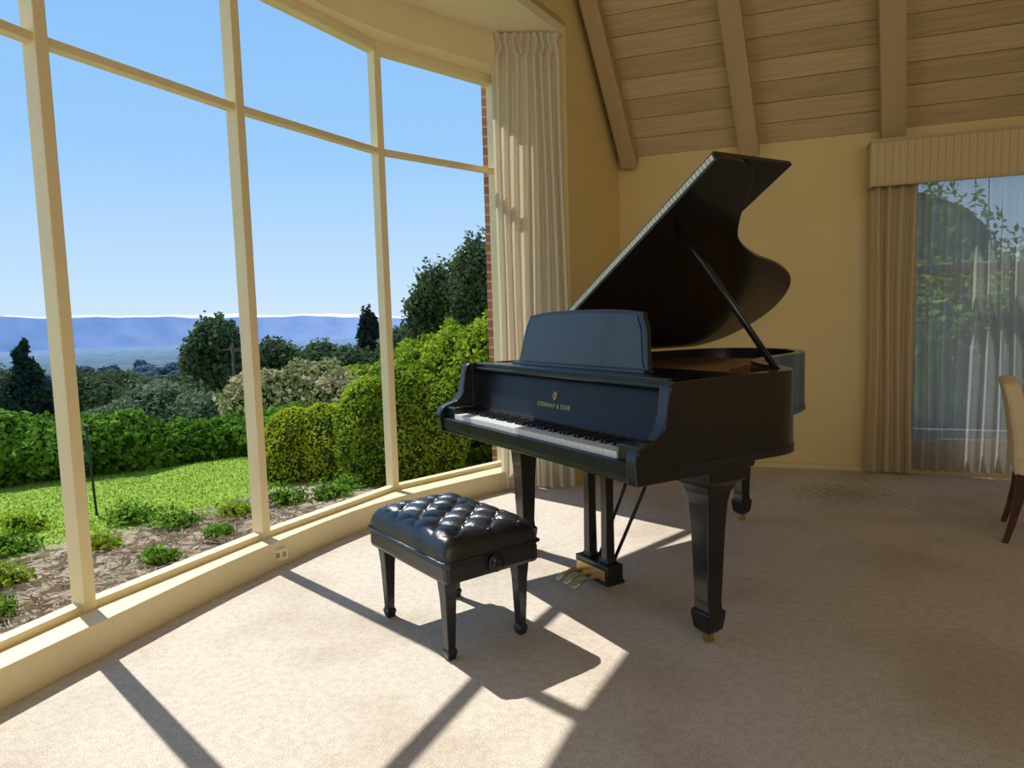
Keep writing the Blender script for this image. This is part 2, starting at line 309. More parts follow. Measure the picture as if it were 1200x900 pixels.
# ------------------------------------------------------------------ curtains
def curtain(name,p,q,z0,z1,folds,amp,m,parent=None,topamp=.5,flare=0,seed=0,nv=14):
    p=Vector(p);q=Vector(q);d=q-p;L=d.length;d.normalize();n=Vector((-d.y,d.x)); nu=folds*12; v=[];f=[]
    r=random.Random(seed); ph=[r.uniform(-.7,.7) for _ in range(folds+2)]; am=[r.uniform(.6,1.2) for _ in range(folds+2)]
    for j in range(nv+1):
        t=j/nv; z=z0+(z1-z0)*t
        for i in range(nu+1):
            u=i/nu; k=u*folds; ki=int(k); fr=k-ki; A=am[ki]*(1-fr)+am[ki+1]*fr; Ph=ph[ki]*(1-fr)+ph[ki+1]*fr
            w=math.sin(2*math.pi*k+Ph*(1-t))
            aa=amp*A*(topamp+(1-topamp)*min(1,(1-t)*2.5)); s=u*L+(u-.5)*flare*(1-t)+.01*math.sin(5*t+ki)
            c=p+d*s+n*w*aa; v.append((c.x,c.y,z))
    for j in range(nv):
        for i in range(nu): b=j*(nu+1)+i; f.append((b,b+1,b+nu+2,b+nu+1))
    return add(name,v,f,m,parent,smooth=True,fix=False)
ce=empty('curtain',(0,0,0)); thing(ce,'cream pleated full-length curtain beside the bow window','curtain')
curtain('fabric',(-.065,4.80),(.385,4.83),.015,2.93,8,.032,M['drape'],ce,.7,.06,1)
curtain('pleated_heading',(-.055,4.80),(.37,4.83),2.92,3.06,9,.020,M['drape'],ce,1,0,1,3)
ve=empty('valance'); thing(ve,'gold striped fabric valance box above the window','valance')
def wallframe(e,s,off=0):
    q=C+WD*s-nn*off; e.location=(q.x,q.y,0); e.rotation_euler=(0,0,math.atan2(WD.y,WD.x))
wallframe(ve,1.775)
a=Acc(); a.box(0,2.1,-.20,-.18,2.02,2.33); a.box(0,.02,-.18,-.005,2.02,2.33); a.box(0,2.1,-.18,-.005,2.31,2.33); a.make('valance_board',M['stripe'],ve)
a=Acc(); a.box(-.004,2.1,-.208,-.20,2.02,2.035); a.box(-.004,2.1,-.208,-.20,2.315,2.335); a.make('braid_edging',M['drape2'],ve)
for s,w,nf,sd in ((1.80,.27,4,3),(3.36,.3,4,4)):
    d=empty('drape'); wallframe(d,s,.11); thing(d,'gold-beige opaque drape hanging at the window side','curtain','drapes at the back window'); curtain('fabric',(0,0),(w,0),.02,2.30,nf,.035,M['drape2'],d,.8,.04,sd)
d=empty('sheer_curtain'); wallframe(d,2.0,.07); thing(d,'grey-white translucent sheer curtain in front of the window','curtain'); curtain('fabric',(0,0),(1.45,0),.03,2.30,17,.034,M['sheer'],d,1,0,6)
box('cover_plate',-.035,.035,-.006,.002,-.03,.03,M['outlet'],oe,.002)
for sx in (-.016,.016): box('socket',sx-.009,sx+.009,-.0075,-.005,-.012,.012,M['dark'],oe)
# ------------------------------------------------------------------ piano : local x = towards tail, y = towards bass
W=1.468; ZB=.655; ZT=.977
pn=empty('grand_piano',(.388,2.145,0),math.radians(30.58)); thing(pn,'black ebonised grand piano with raised lid standing on carpet','piano')
outer=[Vector((.16,0))]+cr([(.5,0),(.68,0),(.78,.04),(.87,.15),(.965,.30),(1.10,.445),(1.33,.56),(1.58,.635),(1.77,.73),(1.90,.87),(1.97,1.05),(1.96,1.22),(1.88,1.37),(1.75,1.45),(1.6,W)],6)+[Vector((.16,W))]
def offs(P,d):
    out=[]
    for i,p in enumerate(P):
        t=(P[min(i+1,len(P)-1)]-P[max(i-1,0)]).normalized(); out.append(p+Vector((-t.y,t.x))*d)
    return out
inner=offs(outer,.05); inner[0]=Vector((.16,.05)); inner[-1]=Vector((.16,W-.05))
ringp=[tuple(p) for p in outer]+[tuple(p) for p in inner[::-1]]
prism('rim',ringp,.68,ZT,M['piano'],pn,bevel=.004)
prism('rim_moulding',[tuple(p) for p in offs(outer,-.004)]+[tuple(p) for p in offs(outer,.02)[::-1]],.675,.70,M['satin'],pn)
sb=[p for p in offs(outer,.045) if p.x>.45]
prism('soundboard',[(.45,.045)]+[tuple(p) for p in sb]+[(.45,W-.045)],.76,.78,M['plate'],pn)
ip=offs(outer,.055); ip=[p for p in ip if p.x>.5]
prism('iron_plate',[(.5,.06)]+[tuple(p) for p in ip]+[(.5,W-.06)],.905,.92,M['plate'],pn)
a=Acc()
for i in range(46):
    y=.12+i*(W-.3)/45
    xs=[p.x for p in inner if abs(p.y-y)<.06 and p.x>.6]; L=min(xs) if (y<.7 and xs) else 1.7
    L=min(L,1.75)-.08
    a.put(*tubev([(.52,y,.935),(L,y+.0,.935)],.0012,4))
a.make('strings',M['steel'],pn)
box('keybed',0.0,.55,.02,W-.02,ZB,.70,M['piano'],pn,.003)
box('keyslip',-.004,.018,.045,W-.045,ZB+.02,.722,M['face'],pn,.004)
for y0 in (.045,W-.13): box('key_block',.02,.17,y0,y0+.085,.70,.775,M['piano'],pn,.006)
armc=cr([(-.015,.69),(-.018,.735),(-.005,.768),(.035,.785),(.075,.80),(.105,.84),(.118,.90),(.128,.955),(.15,ZT)],6)
prof=[(-.012,ZB)]+[tuple(p) for p in armc]+[(.30,ZT),(.30,.69),(.52,.69),(.52,ZB)]
for y0 in (-.003,W-.047):
    n=len(prof); v=[(x,y0,z) for x,z in prof]+[(x,y0+.05,z) for x,z in prof]
    f=[tuple(range(n)),tuple(range(n,2*n))[::-1]]+[(i,(i+1)%n,n+(i+1)%n,n+i) for i in range(n)]
    add('arm',v,f,M['piano'],pn,bevel=.005)
fb=cr([(.175,.760),(.183,.772),(.193,.80),(.208,.86),(.224,.925),(.236,.945)],4)
v=[];f=[]
for x,z in fb: v+=[(x,.05,z),(x,W-.05,z)]
nb=len(fb)
for x,z in fb[::-1]: v+=[(x+.02,.05,z),(x+.02,W-.05,z)]
nn2=2*nb
for i in range(nn2): j=(i+1)%nn2; f.append((2*i,2*i+1,2*j+1,2*j))
f.append(tuple(2*i for i in range(nn2))); f.append(tuple(2*i+1 for i in range(nn2))[::-1])
fo=add('fallboard',v,f,M['face'],pn)
box('key_felt',.170,.178,.13,W-.13,.722,.757,M['felt'],pn)
box('stretcher',.185,.27,.05,W-.05,.942,ZT+.002,M['piano'],pn,.006)
box('stretcher_moulding',.178,.19,.05,W-.05,.945,.957,M['satin'],pn,.003)
box('music_shelf',.265,.56,.06,W-.06,.955,.972,M['piano'],pn,.003)
tilt=math.atan2(.0155,.0625)
cu=bpy.data.curves.new('lettering','FONT'); cu.body='STEINWAY & SONS'; cu.size=.026; cu.extrude=.0004; cu.align_x='CENTER'; cu.space_character=1.1
to=bpy.data.objects.new('tmp',cu); COL.objects.link(to); bpy.context.view_layer.update()
me=bpy.data.meshes.new_from_object(to.evaluated_get(bpy.context.evaluated_depsgraph_get())); bpy.data.objects.remove(to)
me.materials.clear(); me.materials.append(M['goldpaint'])
lt=bpy.data.objects.new('lettering',me); COL.objects.link(lt); lt.parent=fo
upv=Vector((math.sin(tilt),0,math.cos(tilt))); xv=Vector((0,-1,0)); zv=xv.cross(upv)
def fm(y,z):
    zs=[p[1] for p in fb]; xs=[p[0] for p in fb]; x=float(np.interp(z,zs,xs))
    return Matrix(((xv.x,upv.x,zv.x,x-.002),(xv.y,upv.y,zv.y,y),(xv.z,upv.z,zv.z,z),(0,0,0,1)))
lt.matrix_local=fm(W/2+.03,.815)
a=Acc()
for sx in (-1,1):
    a.put(*tubev([(sx*.003,0,0),(sx*.014,.006,0),(sx*.017,.016,0),(sx*.010,.026,0),(sx*.009,.034,0),(sx*.015,.038,0)],.0019,6))
a.put(*tubev([(-.011,.026,0),(.011,.026,0)],.0014,6)); a.put(*tubev([(-.010,0,0),(.010,0,0)],.002,6))
for sx in (-.004,0,.004): a.put(*tubev([(sx,.004,0),(sx,.030,0)],.0009,5))
a.put(*tubev([(0,0,0),(0,-.007,0)],.002,6))
em=a.make('lyre_emblem',M['goldpaint'],fo,fix=False); em.matrix_local=fm(W/2+.03,.852)@Matrix.Scale(.85,4)
kb=box('keyboard',.03,.168,.13,W-.13,.70,.722,M['satin'],pn)
y0=.133; kw=(W-.266)/52
wv=boxv(.018,.170,.0006,kw-.0006,.722,.746); wk=add('white_key',wv,BF,M['ivory'],kb,bevel=.001); bk=add('black_key',[(.074,-.0055,.746),(.170,-.0055,.746),(.170,.0055,.746),(.074,.0055,.746),(.080,-.0045,.757),(.170,-.0045,.757),(.170,.0045,.757),(.080,.0045,.757)],BF,M['ebony'],kb)
top=y0+52*kw
for i in range(52):
    y=top-(i+1)*kw
    o=wk if i==0 else wk.copy()
    if i: COL.objects.link(o); o.parent=kb
    o.location=(0,y,0)
    note='ABCDEFG'[i%7]
    if note in 'ACDFG' and i<51:
        o2=bk if i==0 else bk.copy()
        if i: COL.objects.link(o2); o2.parent=kb
        o2.location=(0,y,0)
pr=cr([(.465,0),(.45,.03),(.435,.10),(.42,.17),(.40,.205),(.395,.225)],4); prt=cr([(.395,.225),(.25,.238),(0,.243),(-.25,.238),(-.395,.225)],4); prl=[Vector((-p.x,p.y)) for p in pr[::-1]]
desk=[tuple(p) for p in pr+prt[1:]+prl[1:]]
th=.15
def dmap(y,h,t): return (.300+t+h*math.sin(th),W/2+y+.015,ZT+.001+h*math.cos(th))
md=prism('music_desk',desk,0,.02,M['piano'],pn,fn=lambda x,y,z:dmap(x,y,z),bevel=.003)
inn=[(x*.93,.016+y*.87) for x,y in desk]
prism('desk_panel',inn,-.003,.0,M['panel'],md,fn=lambda x,y,z:dmap(x,y,z))
prism('desk_ledge',[(-.465,0),(.465,0),(.465,.012),(-.465,.012)],-.03,0,M['piano'],md,fn=lambda x,y,z:dmap(x,y,z),bevel=.002)
PH=math.radians(30.6); hz=.99
def lmap(b,s,t): return (b,W-s*math.cos(PH)+t*math.sin(PH),hz+s*math.sin(PH)+t*math.cos(PH))
lo=[p for p in offs(outer,-.008) if p.x>.6]; BFt=.555
lidp=[(BFt,W+.008)]+[(p.x,W-p.y) for p in lo]+[(BFt,-.0)]
lid=prism('lid',lidp,0,.02,M['piano'],pn,fn=lmap,bevel=.003)
prism('front_flap',[(BFt,W+.008),(.98,W+.008),(.98,.0),(BFt,.0)],.021,.041,M['piano'],lid,fn=lmap,bevel=.003)
a=Acc()
nk=74
for i in range(nk):
    s0=W*i/nk; s1=W*(i+.86)/nk
    vv=[lmap(b,s,t) for t in (.010,.032) for b,s in ((BFt-.004,s0),(BFt,s0),(BFt,s1),(BFt-.004,s1))]; a.put(vv,BF)
a.make('brass_hinge',M['hinge'],lid)
tube('lid_prop',[(.75,.075,.95),(.70,.40,1.385),(.675,.535,1.545)],.013,M['piano'],pn)
box('prop_block',.72,.78,.05,.10,.935,.975,M['piano'],pn,.004)
legp=[(.042,.026),(.05,.030),(.055,.037),(.10,.043),(.125,.045),(.13,.036),(.16,.034),(.42,.043),(.52,.049),(.56,.056),(.59,.070),(.605,.086),(.612,.098),(.66,.098)]
for nm,(lx,ly) in zip(('leg','leg','leg'),((.41,.11),(.41,W-.11),(1.69,1.08))):
    lg=sqloft(nm,legp if lx<1 else [(z+.0,s*.92) for z,s in legp[:-1]]+[(.76,.09)],M['piano'],pn,lx,ly)
    a=Acc(); v_,f_=tubev([(lx-.008,ly,.02),(lx+.012,ly,.02)],.0195,14); a.put(v_,f_); a.box(lx-.012,lx-.008,ly-.012,ly+.012,.015,.045); a.box(lx+.012,lx+.016,ly-.012,ly+.012,.015,.045)
    a.make('caster',M['brass'],lg)
YL=W/2+.02; XL=-.035
ly=add('pedal_lyre',boxv(.405+XL,.49+XL,YL-.115,YL+.115,.05,.13),BF,M['piano'],pn,bevel=.004)
box('lyre_step',.40+XL,.495+XL,YL-.12,YL+.12,.045,.060,M['piano'],ly,.003)
for s in (-.062,.062):
    sqloft('lyre_post',[(.128,.028),(.14,.028),(.146,.022),(.40,.020),(.60,.022),(.615,.030),(.657,.030)],M['piano'],ly,.45+XL,YL+s)
box('lyre_head',.41+XL,.49+XL,YL-.12,YL+.12,.615,.657,M['piano'],ly,.003)
box('brass_plate',.399+XL,.405+XL,YL-.1,YL+.1,.064,.108,M['brass'],ly,.002)
for s in (-.06,0,.06):
    pth=[(.405+XL,YL+s,.075),(.335+XL,YL+s,.078),(.29+XL,YL+s,.070),(.265+XL,YL+s,.055)]
    v_=[];ww=[.009,.011,.016,.012]
    for (x,y,z),w in zip(pth,ww): v_+=[(x,y-w,z-.005),(x,y+w,z-.005),(x,y+w,z+.005),(x,y-w,z+.005)]
    f_=[(i*4+k,i*4+(k+1)%4,i*4+4+(k+1)%4,i*4+4+k) for i in range(3) for k in range(4)]+[(3,2,1,0),(12,13,14,15)]
    add('pedal',v_,f_,M['brass'],ly,bevel=.003)
for s in (-.05,.05): tube('lyre_brace',[(.49+XL,YL+s,.12),(.78,YL+s*1.5,.70)],.008,M['piano'],ly)
# ------------------------------------------------------------------ bench : local x short, y long
bn=empty('piano_bench',(-.2575,2.66,0),math.radians(36.5)); thing(bn,'black tufted leather adjustable piano bench standing on carpet','bench')
hx,hy=.208,.305
ZC=.368
box('seat_frame',-hx+.006,hx-.006,-hy+.006,hy-.006,.288,ZC,M['leather'],bn,.018)
nx,ny=76,108; v=[];f=[]
def ctop(x,y):
    u=abs(x)/hx; w=abs(y)/hy
    e=(max(0,1-u**7)**.5)*(max(0,1-w**9)**.5)
    p=.135; a1=x/p+y/p; a2=x/p-y/p
    t=(abs(math.sin(math.pi*a1))*abs(math.sin(math.pi*a2)))**.36
    edge=min(1,max(0,(1-u)/.3))*min(1,max(0,(1-w)/.22)); t=1-(1-t)*edge
    return ZC+.002+e*(.080+.020*t)
for i in range(nx+1):
    for j in range(ny+1):
        x=math.sin((i/nx-.5)*math.pi)*hx*.35+(2*i/nx-1)*hx*.65; y=math.sin((j/ny-.5)*math.pi)*hy*.25+(2*j/ny-1)*hy*.75
        u=abs(x)/hx;w=abs(y)/hy; k=1-.04*(u**8)*(w**8)
        v.append((x*k,y*k,ctop(x,y)))
for i in range(nx):
    for j in range(ny): b=i*(ny+1)+j; f.append((b,b+ny+1,b+ny+2,b+1))
add('seat_cushion',v,f,M['leather'],bn,smooth=True)
path=[]
for (sx,sy) in ((1,-1),(1,1),(-1,1),(-1,-1)):
    for k in range(5):
        a0={(1,-1):-90,(1,1):0,(-1,1):90,(-1,-1):180}[(sx,sy)]+k*22.5; path.append((sx*(hx-.022)+.022*math.cos(math.radians(a0)),sy*(hy-.022)+.022*math.sin(math.radians(a0)),ZC+.002))
path.append(path[0]); tube('piping',path,.005,M['leather'],bn,8)
p=.135
for m_ in range(-3,4):
    for n_ in range(-4,5):
        if (m_+n_)%2==0:
            x=m_*p/2; y=n_*p/2
            if abs(x)<hx*.8 and abs(y)<hy*.9:
                lathe('tuft_button',[(0,.010),(.005,.009),(.008,.006),(.009,.001)],M['leather'],bn,(x,y,ctop(x,y)+.000),n=12)
lathe('adjusting_knob',[(0,.016),(-.008,.016),(-.010,.032),(-.018,.034),(-.022,.029),(-.019,.020),(-.025,.017),(-.027,.010),(-.022,.006),(-.029,.001)],M['satin'],bn,(0,-hy+.008,.335),'y',28)
lathe('adjusting_knob',[(0,.016),(.008,.016),(.010,.032),(.018,.034),(.022,.029),(.029,.001)],M['satin'],bn,(0,hy-.008,.335),'y',24)
bl=[(0,.015),(.028,.021),(.034,.019),(.040,.0155),(.22,.022),(.28,.027),(.30,.027)]
for sx in (-1,1):
    for sy in (-1,1): sqloft('leg',bl,M['satin'],bn,sx*.157,sy*.232,.003)
# ------------------------------------------------------------------ chair at the frame edge
ch=empty('upholstered_chair',(2.48,3.40,0),math.radians(-34)); thing(ch,'cream upholstered dining chair with dark wooden sabre legs','chair')
v=[];f=[];nz=12;nyy=10
def backpt(t,w,o):
    z=.38+.44*t; x=-.02-.055*t*t+.03*(1-abs(w)**2)*-.6; hw=.235*(1-.12*max(0,t-.8)/.2*1.0)
    return (x+o,.22+w*hw,z-.02*abs(w)**4*t)
for o_ in (0,.075):
    for i in range(nz+1):
        for j in range(nyy+1): v.append(backpt(i/nz,2*j/nyy-1,o_))
st=(nz+1)*(nyy+1)
for i in range(nz):
    for j in range(nyy): b=i*(nyy+1)+j; f.append((b,b+1,b+nyy+2,b+nyy+1)); f.append((st+b,st+b+nyy+1,st+b+nyy+2,st+b+1))
for i in range(nz):
    b=i*(nyy+1); f.append((b,b+nyy+1,st+b+nyy+1,st+b)); b+=nyy; f.append((b,st+b,st+b+nyy+1,b+nyy+1))
for j in range(nyy): f.append((j,st+j,st+j+1,j+1)); b=nz*(nyy+1)+j; f.append((b,b+1,st+b+1,st+b))
add('backrest',v,f,M['chairfab'],ch,smooth=False,bevel=.02)
box('seat',-.02,.45,-.02,.46,.34,.47,M['chairfab'],ch,.03)
for ly_ in (.01,.43):
    sqloft('leg',[(0,.014,-.06),(.10,.016,-.035),(.22,.02,-.012),(.36,.024,0)],M['chairwood'],ch,.02,ly_)
    sqloft('leg',[(0,.014,.01),(.2,.018,0),(.36,.024,0)],M['chairwood'],ch,.41,ly_)
# ------------------------------------------------------------------ exterior ground
RR=[0,5,8,10,14,20,40,100,200,400,1000,3000,9000]; ZZ=[-.13,-.14,-.26,-.5,-1.4,-2.6,-4.8,-9.5,-16,-26,-48,-100,-190]
def gz(x,y): return float(np.interp(math.hypot(x,y),RR,ZZ))
def sdist(x,y):
    b=9
    for i in range(len(G)-1):
        p=np.array(G[i]);q=np.array(G[i+1]);d=q-p;t=max(0,min(1,((x-p[0])*d[0]+(y-p[1])*d[1])/(d@d)));b=min(b,math.hypot(x-p[0]-t*d[0],y-p[1]-t*d[1]))
    return b
na=170; rad=sorted(list(np.linspace(1.5,12,70))+[12*(9000/12)**(i/109) for i in range(1,110)]); nr=len(rad)
v=[];cols=[]
for r in rad:
    for k in range(na+1):
        an=math.radians(25+150*k/na); x=r*math.cos(an);y=r*math.sin(an)
        z=float(np.interp(r,RR,ZZ)); nz_=math.sin(x*1.3)*math.cos(y*1.7)+.5*math.sin(x*3.1+y*2.3)
        z+=(.02*nz_ if r<14 else .0)+ (math.sin(x*.08)*math.cos(y*.06)*.5 if r>30 and r<400 else 0)
        v.append((x,y,z)); d=sdist(x,y) if r<12 else 9
        if r<14:
            t=min(1,max(0,(d-1.45-.25*nz_)/.35))
            if x>-.9 and y>5: t=.4
            dirt=np.array((.34,.275,.20)); gr=np.array((.22,.33,.05)); c=dirt*(1-t)+gr*t
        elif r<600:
            t=.5+.5*math.sin(x*.05+1)*math.cos(y*.045); c=np.array((.12,.16,.06))*(1-t)+np.array((.20,.20,.10))*t; h=min(1,r/900); c=c*(1-h)+np.array((.09,.14,.16))*h  # hillside colour drifts to blue-grey with radius, painting in haze
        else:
            h=min(1,.2+(r-600)/6000); c=np.array((.09,.13,.13)); c=c*(1-h)+np.array((.17,.25,.36))*h  # valley colour turns bluer with radius, aerial haze put into the colour
        cols.append((*c,1))
f=[(i*(na+1)+k,i*(na+1)+k+1,(i+1)*(na+1)+k+1,(i+1)*(na+1)+k) for i in range(nr-1) for k in range(na)]
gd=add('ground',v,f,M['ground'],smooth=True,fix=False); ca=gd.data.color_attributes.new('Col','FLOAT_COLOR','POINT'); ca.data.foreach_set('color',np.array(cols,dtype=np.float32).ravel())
thing(gd,'sunlit garden lawn, soil bed and hillside falling to a hazy valley','ground',kind='stuff')
def mh(t): return max(45,60+(t-.42)*480)+12*math.sin(t*17)+8*math.sin(t*51+2)+5*math.sin(t*120)+3*math.sin(t*260)
def ridge(name,R,hf,lab,m,t0=0,t1=1,base=-230,cat='mountains'):
    v=[];n=260
    for k in range(n+1):
        t=t0+(t1-t0)*k/n; an=math.radians(60+95*t); h=hf(t); v.append((R*math.cos(an),R*math.sin(an),base)); v.append((R*1.05*math.cos(an),R*1.05*math.sin(an),h)); v.append((R*1.15*math.cos(an),R*1.15*math.sin(an),base))
    f=[]
    for k in range(n): f+= [(3*k,3*k+3,3*k+4,3*k+1),(3*k+1,3*k+4,3*k+5,3*k+2)]
    thing(add(name,v,f,m,fix=False),lab,cat)
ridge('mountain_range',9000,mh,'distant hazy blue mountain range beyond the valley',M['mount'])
ridge('cloud_bank',11000,lambda t:(mh(t)+(14+34*math.sin(math.pi*(t-.35)/.34)*(.6+.4*math.sin(t*60)))) *1.2,'low white cloud bank above the mountains',M['cloud'],.35,.69,0,'cloud')
# ------------------------------------------------------------------ foliage
def leaves(blobs,n,size,shell=(.82,1.08),wob=.1,seed=0):
    r=np.random.default_rng(seed); B=np.array(blobs,float); wt=(B[:,3]*B[:,4]+B[:,4]*B[:,5]+B[:,3]*B[:,5]); idx=r.choice(len(B),n,p=wt/wt.sum())
    d=r.normal(size=(n,3)); d/=np.linalg.norm(d,axis=1)[:,None]
    k=r.uniform(*shell,size=n)*(1+wob*np.sin(d[:,0]*9+idx)*np.cos(d[:,2]*8+idx*2))
    c=B[idx,:3]+d*B[idx,3:6]*k[:,None]
    nrm=d+r.normal(size=(n,3))*.7; nrm/=np.linalg.norm(nrm,axis=1)[:,None]
    t=np.cross(nrm,r.normal(size=(n,3))); t/=np.linalg.norm(t,axis=1)[:,None]; b=np.cross(nrm,t)
    s=(size*r.uniform(.6,1.3,size=n))[:,None]
    V=np.stack([c-t*s,c-b*s*.55,c+t*s,c+b*s*.55],1).reshape(-1,3); return V
def ico(cx,cy,cz,rx,ry,rz,wob=.06):
    v=[];f=[];nu,nv=16,10
    for j in range(nv+1):
        th=math.pi*j/nv
        for i in range(nu): ph=2*math.pi*i/nu; w=1+wob*math.sin(3*ph+th*5); v.append((cx+rx*w*math.sin(th)*math.cos(ph),cy+ry*w*math.sin(th)*math.sin(ph),cz+rz*w*math.cos(th)))
    for j in range(nv):
        for i in range(nu): f.append((j*nu+i,j*nu+(i+1)%nu,(j+1)*nu+(i+1)%nu,(j+1)*nu+i))
    return v,f
def foliage(name,blobs,n,size,m,parent=None,core=.84,seed=0,shell=(.82,1.08),wob=.1):
    V=leaves(blobs,n,size,shell,wob,seed); a=Acc()
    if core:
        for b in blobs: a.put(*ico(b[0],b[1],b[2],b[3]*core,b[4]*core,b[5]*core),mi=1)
    o=len(a.v); a.v+= [tuple(p) for p in V.tolist()]; a.f+=[(o+4*i,o+4*i+1,o+4*i+2,o+4*i+3) for i in range(n)]; a.m+=[0]*n
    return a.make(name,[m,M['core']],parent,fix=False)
def shrub(name,blobs,n,size,m,label,cat='shrub',group=None,seed=0,**k):
    x=sum(b[0] for b in blobs)/len(blobs); y=sum(b[1] for b in blobs)/len(blobs)
    e=foliage(name,[(b[0]-x,b[1]-y)+tuple(b[2:]) for b in blobs],n,size,m,seed=seed,**k); e.location=(x,y,0); thing(e,label,cat,group); return e
def rowb(p,q,n,rx,zc_,rz,s=0):
    r=random.Random(s); return [(p[0]+(q[0]-p[0])*i/(n-1),p[1]+(q[1]-p[1])*i/(n-1),zc_+r.uniform(-.05,.05),rx*r.uniform(.9,1.1),rx*r.uniform(.9,1.1),rz*r.uniform(.92,1.08)) for i in range(n)]
shrub('hedge',rowb((-6.0,6.3),(-4.1,7.3),7,.42,.02,.36,1),20000,.038,M['hedge'],'glossy green leafy hedge at the lawn edge','hedge','hedges along the lawn',1)
shrub('hedge.001',rowb((-3.95,7.5),(-2.6,9.4),6,.42,-.20,.32,2),14000,.038,M['hedge'],'glossy green leafy hedge at the lawn edge','hedge','hedges along the lawn',2)
shrub('rounded_shrub',[(-2.0,6.35,.04,.30,.4,.40),(-1.72,6.4,.05,.32,.4,.42),(-1.95,6.3,-.08,.36,.4,.30),(-1.6,6.35,-.05,.32,.4,.36)],18000,.016,M['golden'],'clipped golden-green low rounded shrub on the lawn',seed=3,shell=(.94,1.02),wob=.03,core=.93)
shrub('clipped_shrub',[(-1.25,6.15,.18,.33,.4,.54),(-.98,6.2,.26,.33,.4,.55),(-.72,6.2,.18,.32,.4,.52),(-1.05,6.1,.0,.48,.45,.5)],28000,.018,M['lime'],'tall clipped green shrub beside the lawn',seed=4,shell=(.93,1.03),wob=.05,core=.92)
shrub('shrub',[(-.85,7.4,.42,.45,.5,.6),(-.5,7.2,.52,.45,.5,.62),(-.2,6.9,.45,.48,.5,.72),(-1.15,7.6,.2,.4,.4,.5),(.1,6.8,.6,.4,.5,.7)],26000,.032,M['lime'],'loose bright green shrub rising behind the clipped shrub',seed=5)
shrub('flowering_shrub',[(-4.3,12.0,-.35,.7,.7,.75),(-3.5,12.3,-.2,.8,.7,.75),(-2.9,11.8,-.35,.6,.6,.7)],10000,.055,M['pink'],'pink-tinged flowering shrub behind the hedge',seed=6)
shrub('olive_shrub',[(-7.3,14.5,-.8,.9,.8,.85),(-6.3,14.2,-.9,.8,.8,.75),(-8.3,14.6,-1.1,.9,.8,.7)],10000,.065,M['grey'],'grey-green olive shrub on the slope',seed=7)
shrub('olive_shrub.001',[(-2.6,13.5,-.4,1.0,.8,.8),(-1.9,14,-.1,.8,.8,.8)],8000,.065,M['lime'],'light green shrub on the slope',seed=8)
def tree(px,Y,topz,hw,fh,m,seed,label,kindc='tree',nb=6,n=5000,size=.12,cone=False,group=None,wob=.25,core=.7):
    X=(px-600)/823*Y; g=gz(X,Y); e=empty('tree' if not cone else 'conifer_tree',(X,Y,g)); thing(e,label,kindc,group); r=random.Random(seed)
    H=topz-g; bl=[]
    if cone:
        for i in range(9):
            t=i/8; bl.append((r.uniform(-.12,.12)*hw,r.uniform(-.1,.1)*hw,H-fh*t*.92-.05*fh,hw*(.12+.85*t)*r.uniform(.8,1.15),hw*(.12+.85*t),fh*.10))
    else:
        for i in range(nb):
            an=r.uniform(0,6.28); q=r.uniform(.2,.62)*hw; bl.append((q*math.cos(an),q*math.sin(an),H-fh*r.uniform(.25,.75),hw*r.uniform(.35,.6),hw*r.uniform(.35,.6),fh*r.uniform(.14,.26)))
        bl.append((0,0,H-fh*.26,hw*.5,hw*.5,fh*.25))
    foliage('foliage',bl,n,size,m,e,core=core,seed=seed,shell=(.55,1.2),wob=wob)
    tube('trunk',[(0,0,-.2),(0.02*H,0,H*.5),(0,0,H*.85)],[.035*H,.025*H,.01*H],M['trunk'],e,8); return e
tree(250,25,1.5,1.1,3.0,M['treel'],11,'dense dark green tree on the slope',n=10000,nb=9)
tree(30,22,.85,.85,2.4,M['darkl'],12,'dark conifer on the slope',cone=True,n=7000,size=.1)
tree(322,34,.6,1.5,2.6,M['treel'],13,'round green tree on the slope',nb=8,n=7000)
tree(434,32,1.8,.65,3.2,M['darkl'],14,'slender dark tree on the slope',n=6000)
tree(378,40,.3,1.7,2.6,M['treel'],15,'round green tree on the slope',nb=8)
tree(410,30,.2,1.1,2.0,M['treel'],24,'round green tree on the slope',nb=8)
tree(475,26,1.0,1.1,2.0,M['treel'],16,'round green tree on the slope',nb=8)
tree(514,20,2.75,.85,2.5,M['treel'],17,'tall feathery pine behind the shrubs',n=14000,size=.065,nb=12,wob=.4,core=.5)
tree(562,19,3.4,.85,3.0,M['treel'],18,'tall feathery pine behind the shrubs',n=15000,size=.065,nb=14,wob=.4,core=.5)
tree(538,22,2.3,1.0,2.6,M['treel'],28,'feathery pine behind the shrubs',n=10000,size=.07,nb=10,wob=.4,core=.5)
tree(205,22,-.35,1.2,1.7,M['treel'],19,'round green tree on the slope',nb=8)
tree(130,34,-.8,1.8,2.2,M['treel'],20,'round green tree on the slope',nb=8)
tree(90,40,-1.0,2.0,2.4,M['treel'],21,'round green tree on the slope',nb=8)
tree(165,30,-.9,1.5,1.8,M['treel'],25,'round green tree on the slope',nb=8)
tree(-10,34,-.4,1.7,3,M['treel'],22,'round green tree on the slope')
hm=foliage('hillside_tree',[(0,0,2.2,2.2,2.2,2.0),(1.3,.4,1.6,1.6,1.5,1.5),(-1.2,-.5,1.7,1.6,1.5,1.6)],2500,.35,M['treel'],core=.8,seed=30,shell=(.75,1.12),wob=.2)
hd=foliage('hillside_tree_dark',[(0,0,3.0,1.5,1.5,2.8),(.8,.4,1.6,1.4,1.3,1.5)],2200,.35,M['darkl'],core=.8,seed=31,shell=(.75,1.12),wob=.2)
rr=random.Random(8); first=[True,True]
